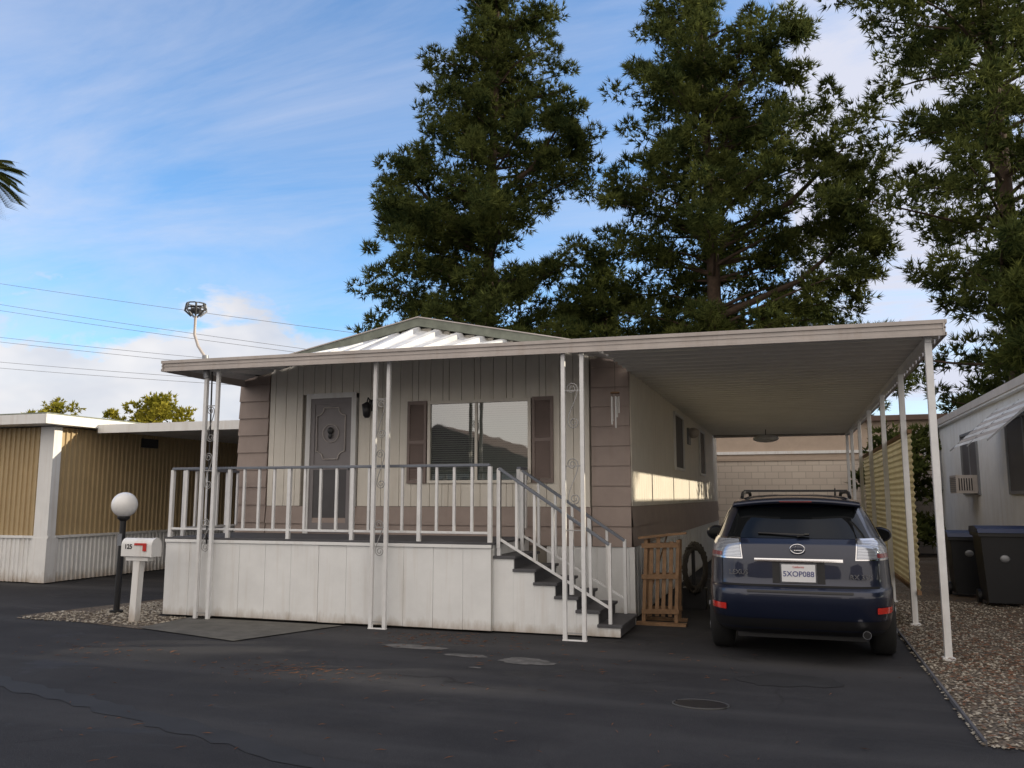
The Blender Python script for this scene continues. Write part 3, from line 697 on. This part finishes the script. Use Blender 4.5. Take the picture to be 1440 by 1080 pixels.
t1=tree('pine_tree',-12.2,34,26.5,[(26.5,.7,.7),(24.4,1.8,2.0),(22.7,2.2,2.6),(20.3,2.8,3.4),(17.8,3.0,4.3),(16.4,4.0,4.6),(14.5,4.8,4.7),(12,5.0,4.7),(9.5,4.9,4.9),(7,4.4,4.6)],6.8,11,nl=6,gap=.10,lobes=((-4.2,-.5,15.6,1.6),(3.4,-.8,16.8,1.3)))
t2=tree('pine_tree',-2.8,34,26.0,[(26,.8,.8),(22.4,2.3,2.1),(20,3.1,3.7),(18.3,3.5,4.4),(15.9,3.6,4.9),(13.1,4.6,5.5),(10.1,4.2,5.7),(8.4,4.6,5.4),(7,3,4)],8.0,23,nl=6,gap=.16,lobes=((5.3,-.5,14.2,1.5),(5.6,0,11.0,1.4),(3.2,-.8,19.4,1.2)))
t3=tree('pine_tree',6.9,30,25.0,[(25,1.0,1.0),(22,3.2,3.2),(18.2,4.5,5),(14,5.0,6),(10,4.9,6),(6,4.2,6),(4,2,5)],4.4,37,gap=.20,shoots=34,nl=5,lvl=.62)
def lone(name,x,y,Ht,r,base,seed,mat,**k):
    return tree(name,x,y,Ht,[(Ht,.4,.4),(Ht*.75,r*.85,r*.85),(Ht*.5,r,r),(base,r*.8,r*.8)],base,seed,mat=mat,**k)
lone('conifer_tree',-7.7,37,12.6,3.8,3.0,41,PINE,lvl=.55)
lone('conifer_tree',1.0,41,11.0,5.0,3.0,43,PINE,nl=4,lvl=.6)
lone('conifer_tree',10.5,34,13,4.5,3.0,47,PINE,lvl=.6)
lone('leafy_tree',-37.5,42,8.0,4.2,1.5,53,BUSH,ln=.28,wd=.14,shoots=40,per=5,nl=4,lvl=.5,cr=(.5,.9))
lone('leafy_tree',-47,44,8.2,3.2,1.5,59,BUSH,ln=.28,wd=.12,shoots=24,per=5,nl=4,lvl=.5,cr=(.5,.9))
lone('leafy_tree',2.9,26.0,3.6,.9,.5,61,PINE,ln=.2,wd=.08,shoots=30,per=5,cr=(.3,.5),lvl=.4)
for i,(x,y,src,rz_) in enumerate(((25,9,t1,1.0),(25,16.5,t2,2.0),(26,2,t2,4.2),(19,6,t1,5.0))):  # unseen pines right of the view, added to keep the foreground in shade
    o=bpy.data.objects.new('pine_tree',src.data); COL.objects.link(o); o.location=(x,y,-4.5); o.rotation_euler=(0,0,rz_)
# palm
mb=MB(); px,py_,pz=-32.2,25,15.4
mb.tube([(px-.5,py_,0),(px-.2,py_,8),(px,py_,pz)],[.3,.24,.2],BARK,10)
for k in range(46):
    a=k*2.4; el=random.uniform(-.7,.9); d=Vector((math.cos(a),math.sin(a),0)); Lf=1.8; pts=[]
    for i in range(9):
        t=i/8; pts.append(Vector((px,py_,pz))+d*(Lf*t*math.cos(el*.8))+Vector((0,0,Lf*t*math.sin(el)-.6*t*t)))
    mb.tube(pts,[.03*(1-i/9)+.005 for i in range(9)],PALM,4)
    side=Vector((-d.y,d.x,0))
    for i in range(16):
        t=.45+.55*i/15; q=pts[0].lerp(pts[-1],t); kk=min(7,int(t*8)); q=pts[kk].lerp(pts[kk+1],t*8-kk)
        for s in (-1,1):
            e=q+side*s*.35+d*.4+Vector((0,0,-.1)); mb.add([q+d*.05,q-d*.05,e],[(0,1,2)],PALM)
mb.build('palm_tree')
# ---------------------------------------------------------------- car
CAR=empty('parked_suv'); CO=Vector((.02,8.95,0))
PAINT,nt,b,o=newmat('navy_car_paint'); b.inputs['Metallic'].default_value=.35; b.inputs['Roughness'].default_value=.35
b.inputs['Coat Weight'].default_value=.8; b.inputs['Coat Roughness'].default_value=.03
fl_=noise(nt,coords(nt),900,1); nt.links.new(mix(nt,ramp(nt,fl_,.4,.7),(.006,.010,.028),(.012,.019,.048)),b.inputs['Base Color'])
CGL,nt,b,o=newmat('car_glass'); b.inputs['Base Color'].default_value=(.006,.007,.008,1); b.inputs['Roughness'].default_value=.03; b.inputs['Specular IOR Level'].default_value=.35
CHR=M('chrome',(.75,.75,.77),.12,metal=1,bump=0,var=.05)
LENS,nt,b,o=newmat('clear_tail_lens'); w=nt.nodes.new('ShaderNodeTexWave'); w.inputs['Scale'].default_value=22; w.bands_direction='Z'; w.inputs['Distortion'].default_value=1.5
nt.links.new(coords(nt),w.inputs['Vector']); nt.links.new(mix(nt,w.outputs['Fac'],(.18,.20,.25),(.62,.66,.72)),b.inputs['Base Color']); b.inputs['Roughness'].default_value=.12; b.inputs['Metallic'].default_value=.5; b.inputs['Coat Weight'].default_value=1
REDL=M('red_lens',(.65,.03,.02),.15,bump=0,coat=1); REDD=M('dark_red_lens',(.22,.04,.05),.15,bump=0,coat=1)
TRIM=M('black_trim',(.012,.012,.014),.5); TIRE=M('tire_rubber',(.015,.015,.015),.85,var=.3); SEAM=M('panel_gap',(.002,.002,.003),.8,bump=0)
PLATE=M('licence_plate_white',(.75,.76,.78),.4,var=.05)
BLUEL=M('plate_blue',(.02,.03,.2),.5,bump=0)
zl=[.27,.33,.42,.52,.66,.715,.735,.75,.78,.90,1.02,1.10,1.16,1.19,1.23,1.40,1.52,1.585,1.63,1.66,1.675]
y0=[.24,.12,.055,.02,.0,.01,.03,.075,.095,.105,.115,.13,.155,.19,.235,.40,.52,.60,.72,.92,1.2]
y1=[4.50,4.62,4.69,4.72,4.73,4.72,4.715,4.71,4.70,4.62,4.30,3.85,3.62,3.54,3.46,3.10,2.84,2.70,2.52,2.3,2.05]
ww=[.84,.90,.925,.938,.942,.942,.941,.938,.938,.933,.92,.905,.888,.868,.852,.775,.715,.675,.60,.47,.25]
ne=[6,6,6,6,6,6,6,6,6,6,6,5.6,5.4,5.2,5,4.8,4.6,4.4,4,3.6,3]
_c={}
def poly(z):
    k=round(z,4)
    if k in _c: return _c[k]
    a,b_,w,n=[float(np.interp(z,zl,q)) for q in (y0,y1,ww,ne)]
    th=np.linspace(-pi/2,pi/2,3001); s=np.cos(th); c=np.sin(th)
    x=w*np.sign(s)*np.abs(s)**(2/n); yy=(a+b_)/2+(b_-a)/2*np.sign(c)*np.abs(c)**(2/n)
    L_=np.concatenate([[0],np.cumsum(np.hypot(np.diff(x),np.diff(yy)))]); _c[k]=(x,yy,L_); return _c[k]
def P(z,s,off=0):
    x,yy,L_=poly(z); sg=1 if s>=0 else -1; a=abs(s)
    X=np.interp(a,L_,x); Y=np.interp(a,L_,yy)
    if off:
        X2=np.interp(a+.01,L_,x); Y2=np.interp(a+.01,L_,yy); X1=np.interp(max(a-.01,0),L_,x); Y1=np.interp(max(a-.01,0),L_,yy)
        tx,ty=X2-X1,Y2-Y1; l=math.hypot(tx,ty) or 1; X+=off*ty/l; Y-=off*tx/l
    return Vector((sg*X,Y,z))+CO
mb=MB(); zs=sorted(set([round(a,4) for i in range(len(zl)-1) for a in np.linspace(zl[i],zl[i+1],3)]))
NS=120; vs=[]
for z in zs:
    Lt=poly(z)[2][-1]
    for sg in (1,-1):
        for i in range(NS):
            t=i/NS if sg==1 else 1-i/NS
            vs.append(P(z,sg*t*Lt))
n2=2*NS; fs=[(j*n2+i,j*n2+(i+1)%n2,(j+1)*n2+(i+1)%n2,(j+1)*n2+i) for j in range(len(zs)-1) for i in range(n2)]
fs.append(tuple(range((len(zs)-1)*n2,len(zs)*n2))); fs.append(tuple(range(n2))[::-1])
mb.add(vs,fs,PAINT,True); body=mb.build('body',CAR)
for sx in (-1,1):
    for yy in (.98,3.70):
        bpy.ops.mesh.primitive_cylinder_add(vertices=40,radius=.415,depth=.5,location=(CO.x+sx*.86,CO.y+yy,.36),rotation=(0,pi/2,0)); c=bpy.context.object
        md=body.modifiers.new('b','BOOLEAN'); md.operation='DIFFERENCE'; md.object=c; md.solver='EXACT'
        bpy.context.view_layer.update(); me=bpy.data.meshes.new_from_object(body.evaluated_get(bpy.context.evaluated_depsgraph_get()))
        body.modifiers.clear(); body.data=me; bpy.data.objects.remove(c)
body.data.materials.clear(); body.data.materials.append(PAINT)
for p in body.data.polygons: p.material_index=0
def patch(mb,z0,z1,s0,s1,mat,off=.006,nz=8,ns=16):
    f0=s0 if callable(s0) else (lambda z:s0); f1=s1 if callable(s1) else (lambda z:s1)
    vs=[]
    for j in range(nz+1):
        z=z0+(z1-z0)*j/nz
        for i in range(ns+1): vs.append(P(z,f0(z)+(f1(z)-f0(z))*i/ns,off))
    mb.add(vs,[(j*(ns+1)+i,j*(ns+1)+i+1,(j+1)*(ns+1)+i+1,(j+1)*(ns+1)+i) for j in range(nz) for i in range(ns)],mat,True)
def W(z): return float(np.interp(z,zl,ww))
mb=MB()
patch(mb,1.225,1.535,lambda z:-W(z)*.86,lambda z:W(z)*.86,CGL,.006,12,30)
for sg in (-1,1):
    patch(mb,1.22,1.50,lambda z:sg*(W(z)+.22),lambda z:sg*(W(z)+.62+(1.5-z)*.3),CGL,.006)
    patch(mb,1.22,1.52,lambda z:sg*(W(z)+.70+(1.5-z)*.3),lambda z:sg*(W(z)+1.45),CGL,.006)
    patch(mb,1.22,1.52,lambda z:sg*(W(z)+1.52),lambda z:sg*(W(z)+2.2+(1.5-z)*.8),CGL,.006)
mb.build('windows',CAR)
mb=MB()
for sg in (-1,1):
    def inn(z,sg=sg): return sg*(.575-(1.24-z)*.12)
    def outr(z,sg=sg): return sg*(1.02+(z-1.03)*.45)
    patch(mb,1.035,1.215,inn,outr,LENS,.016,8,14)
    patch(mb,1.02,1.23,lambda z:inn(z)-sg*.012,lambda z:outr(z)+sg*.012,CHR,.008,8,14)
    patch(mb,1.045,1.085,lambda z:sg*.76,lambda z:outr(z)-sg*.03,REDD,.020,4,8)
    patch(mb,.515,.575,sg*.72,sg*1.0,REDL,.012,3,8)
mb.build('tail_lights',CAR)
mb=MB()
patch(mb,.28,.44,-1.0,1.0,TRIM,.006,4,40)
patch(mb,.752,.772,-.78,.78,SEAM,.004,2,40)
for sg in (-1,1):
    patch(mb,.775,1.03,lambda z:sg*.775,lambda z:sg*.782,SEAM,.003,4,1)
    patch(mb,.56,.69,sg*1.28,sg*1.286,SEAM,.003,4,1)
    patch(mb,.60,1.2,sg*1.78,sg*1.786,SEAM,.003,10,1); patch(mb,.5,1.2,sg*2.72,sg*2.726,SEAM,.003,10,1)
patch(mb,.70,.722,-.5,.5,TRIM,.012,2,20)
patch(mb,.785,1.0,-.25,.25,TRIM,.003,4,10)
mb.build('trim_and_seams',CAR)
mb=MB()
patch(mb,1.0,1.03,-.42,.42,CHR,.030,3,20); patch(mb,1.002,1.028,-.415,.415,CHR,.028)
yb=CO.y+.085
mb.box(CO.x-.175,CO.x+.175,yb,yb+.02,.79,.985,CHR); mb.box(CO.x-.160,CO.x+.160,yb-.004,yb,.803,.972,PLATE)
ex=[(CO.x+.068*math.cos(t/30*2*pi),CO.y+.10,1.125+.046*math.sin(t/30*2*pi)) for t in range(31)]; mb.tube(ex,.008,CHR,6)
mb.tube([(CO.x-.012,CO.y+.10,1.155),(CO.x-.03,CO.y+.10,1.11),(CO.x+.045,CO.y+.10,1.108)],.007,CHR,6)
mb.tube([(CO.x+.60,CO.y+.10,.33),(CO.x+.60,CO.y-.02,.33)],.04,CHR,16); mb.tube([(CO.x+.60,CO.y-.021,.33),(CO.x+.60,CO.y-.022,.33)],.033,SEAM,16)
mb.build('plate_and_chrome',CAR)
text('5XOP088',(CO.x,yb-.006,.878),.074,BLUEL,CAR,bold=.0004,name='plate_number'); text('California',(CO.x,yb-.006,.948),.028,REDL,CAR,name='plate_state')
text('LEXUS',(CO.x-.58,CO.y+.092,.885),.066,CHR,CAR,bold=.002,name='badge_lettering'); text('RX 330',(CO.x+.58,CO.y+.090,.86),.066,CHR,CAR,bold=.002,name='badge_lettering')
mb=MB()
pr=[(.44,1.575),(.40,1.60),(.44,1.625),(.80,1.655),(.85,1.62),(.55,1.575)]
vs=[];cols=17
for i in range(cols):
    t=-1+2*i/(cols-1); xx=.64*t; dy=.13*abs(t)**3; dz=-.045*abs(t)**2.2
    for (yy,zz) in pr: vs.append((CO.x+xx,CO.y+yy+dy,zz+dz))
k=len(pr); fs=[(i*k+j,i*k+(j+1)%k,(i+1)*k+(j+1)%k,(i+1)*k+j) for i in range(cols-1) for j in range(k)]+[tuple(range(k)),tuple(range((cols-1)*k,cols*k))[::-1]]
mb.add(vs,fs,PAINT,True)
mb.box(CO.x-.16,CO.x+.16,CO.y+.402,CO.y+.43,1.590,1.602,REDD)
for sg in (-1,1):
    pts=[(CO.x+sg*.56,CO.y+.85,1.64),(CO.x+sg*.555,CO.y+1.0,1.69),(CO.x+sg*.55,CO.y+1.3,1.70),(CO.x+sg*.55,CO.y+2.2,1.70),(CO.x+sg*.55,CO.y+2.45,1.69),(CO.x+sg*.55,CO.y+2.6,1.63)]
    mb.tube(pts,.02,TRIM,8)
for yy in (1.25,2.15): mb.beam((CO.x-.56,CO.y+yy,1.715),(CO.x+.56,CO.y+yy,1.715),.05,.02,TRIM)
mb.tube([(CO.x+.42,CO.y+1.0,1.66),(CO.x+.42,CO.y+.97,1.74)],[.012,.006],TRIM,6)
mb.tube([(CO.x-.0,CO.y+.215,1.245),(CO.x+.12,CO.y+.225,1.262),(CO.x-.38,CO.y+.26,1.275)],.010,TRIM,6)
for sg in (-1,1):
    mb.sphere((CO.x+sg*1.03,CO.y+3.05,1.16),.14,PAINT,1,.7,.72); mb.add([(CO.x+sg*1.03+.11*math.cos(t/16*2*pi),CO.y+2.950,1.16+.075*math.sin(t/16*2*pi)) for t in range(16)],[tuple(range(16))],CGL)
    mb.beam((CO.x+sg*.84,CO.y+3.08,1.13),(CO.x+sg*.98,CO.y+3.06,1.13),.06,.05,TRIM)
mb.box(CO.x-.62,CO.x+.62,CO.y+.3,CO.y+4.4,.22,.30,TRIM)
mb.box(CO.x-.57,CO.x+.57,CO.y+.6,CO.y+4.1,.30,.75,SEAM)
mb.build('spoiler_rails_mirrors',CAR)
mb=MB()
for sg in (-1,1):
    for yy in (.98,3.70):
        c=(CO.x+sg*.815,CO.y+yy,.36)
        xs_=[-.12,-.11,-.08,.08,.11,.12]; rr=[.27,.34,.36,.36,.34,.27]
        mb.tube([(c[0]+q,c[1],c[2]) for q in xs_],rr,TIRE,36)
        mb.tube([(c[0]+sg*.121,c[1],c[2]),(c[0]+sg*.10,c[1],c[2])],[.235,.235],CHR,30)
        for a in range(5):
            t=a*2*pi/5; mb.beam((c[0]+sg*.126,c[1],c[2]),(c[0]+sg*.126,c[1]+.22*math.cos(t),c[2]+.22*math.sin(t)),.05,.012,GREY,up=(1,0,0))
mb.build('wheels',CAR)
# ---------------------------------------------------------------- world, sun, camera
AZ=math.radians(68); EL=math.radians(18.5)
S=Vector((math.sin(AZ)*math.cos(EL),math.cos(AZ)*math.cos(EL),math.sin(EL)))
w=bpy.data.worlds.new('World'); scene.world=w; w.use_nodes=True; nt=w.node_tree; nt.nodes.clear()
out=nt.nodes.new('ShaderNodeOutputWorld'); bg=nt.nodes.new('ShaderNodeBackground'); bg.inputs[1].default_value=.15
sky=nt.nodes.new('ShaderNodeTexSky'); sky.sky_type='NISHITA'; sky.sun_disc=False; sky.sun_elevation=EL; sky.sun_rotation=AZ; sky.air_density=1.0; sky.dust_density=.6; sky.ozone_density=1.5
tc=nt.nodes.new('ShaderNodeTexCoord'); sp=nt.nodes.new('ShaderNodeSeparateXYZ'); nt.links.new(tc.outputs['Generated'],sp.inputs[0]); X,Y,Z=sp.outputs
zc=mathn(nt,'ADD',mathn(nt,'MAXIMUM',Z,0.0),.15)
cb=nt.nodes.new('ShaderNodeCombineXYZ'); nt.links.new(mathn(nt,'DIVIDE',X,zc),cb.inputs[0]); nt.links.new(mathn(nt,'DIVIDE',Y,zc),cb.inputs[1])
mp=nt.nodes.new('ShaderNodeMapping'); mp.inputs['Rotation'].default_value=(0,0,.5); mp.inputs['Scale'].default_value=(.7,1.7,1); nt.links.new(cb.outputs[0],mp.inputs[0])
cir=ramp(nt,noise(nt,mp.outputs[0],1.1,8,.62,.6),.38,.70)
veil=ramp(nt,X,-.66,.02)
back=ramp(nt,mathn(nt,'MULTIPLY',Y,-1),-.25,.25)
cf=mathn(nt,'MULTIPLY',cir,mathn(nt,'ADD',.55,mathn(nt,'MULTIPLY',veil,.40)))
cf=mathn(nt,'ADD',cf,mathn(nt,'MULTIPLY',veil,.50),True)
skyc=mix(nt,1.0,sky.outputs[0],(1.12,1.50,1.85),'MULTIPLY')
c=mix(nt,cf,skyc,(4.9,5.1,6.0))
c=mix(nt,mathn(nt,'MULTIPLY',back,.9),c,(9.9,8.9,7.9))  # bright warm cloud bank added behind the camera to light the shaded front
mp2=nt.nodes.new('ShaderNodeMapping'); mp2.inputs['Scale'].default_value=(1,1,2.0); nt.links.new(tc.outputs['Generated'],mp2.inputs[0])
nz=noise(nt,mp2.outputs[0],7,6,.58,.2)
f=mathn(nt,'ADD',nz,mathn(nt,'MULTIPLY',mathn(nt,'SUBTRACT',.20,Z),3.0))
f=mathn(nt,'MULTIPLY',ramp(nt,f,.50,.60),ramp(nt,mathn(nt,'MULTIPLY',X,-1),.36,.56))
shade=mix(nt,ramp(nt,noise(nt,mp2.outputs[0],5,4),.35,.65),(4.2,4.4,5.0),(6.2,6.0,6.0))
c=mix(nt,mathn(nt,'MULTIPLY',f,.92),c,shade)
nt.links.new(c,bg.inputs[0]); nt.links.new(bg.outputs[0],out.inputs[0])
ld=bpy.data.lights.new('sun','SUN'); ld.energy=5.0; ld.angle=math.radians(.5); ld.color=(1,.87,.66); lo=bpy.data.objects.new('sun',ld); COL.objects.link(lo); lo.rotation_euler=S.to_track_quat('Z','Y').to_euler()
cam=bpy.data.cameras.new('camera'); cam.lens=29.5; cam.sensor_width=36; cam.clip_end=2000; co=bpy.data.objects.new('camera',cam); COL.objects.link(co)
a=math.radians(18.36); p=math.radians(7.63)
F_=Vector((-math.sin(a)*math.cos(p),math.cos(a)*math.cos(p),math.sin(p))); R_=Vector((math.cos(a),math.sin(a),0)); U_=R_.cross(F_)
mw=Matrix(((R_.x,U_.x,-F_.x,0),(R_.y,U_.y,-F_.y,0),(R_.z,U_.z,-F_.z,1.65),(0,0,0,1))); co.matrix_world=mw
scene.camera=co
scene.view_settings.view_transform='Standard'; scene.view_settings.look='None'; scene.view_settings.exposure=0
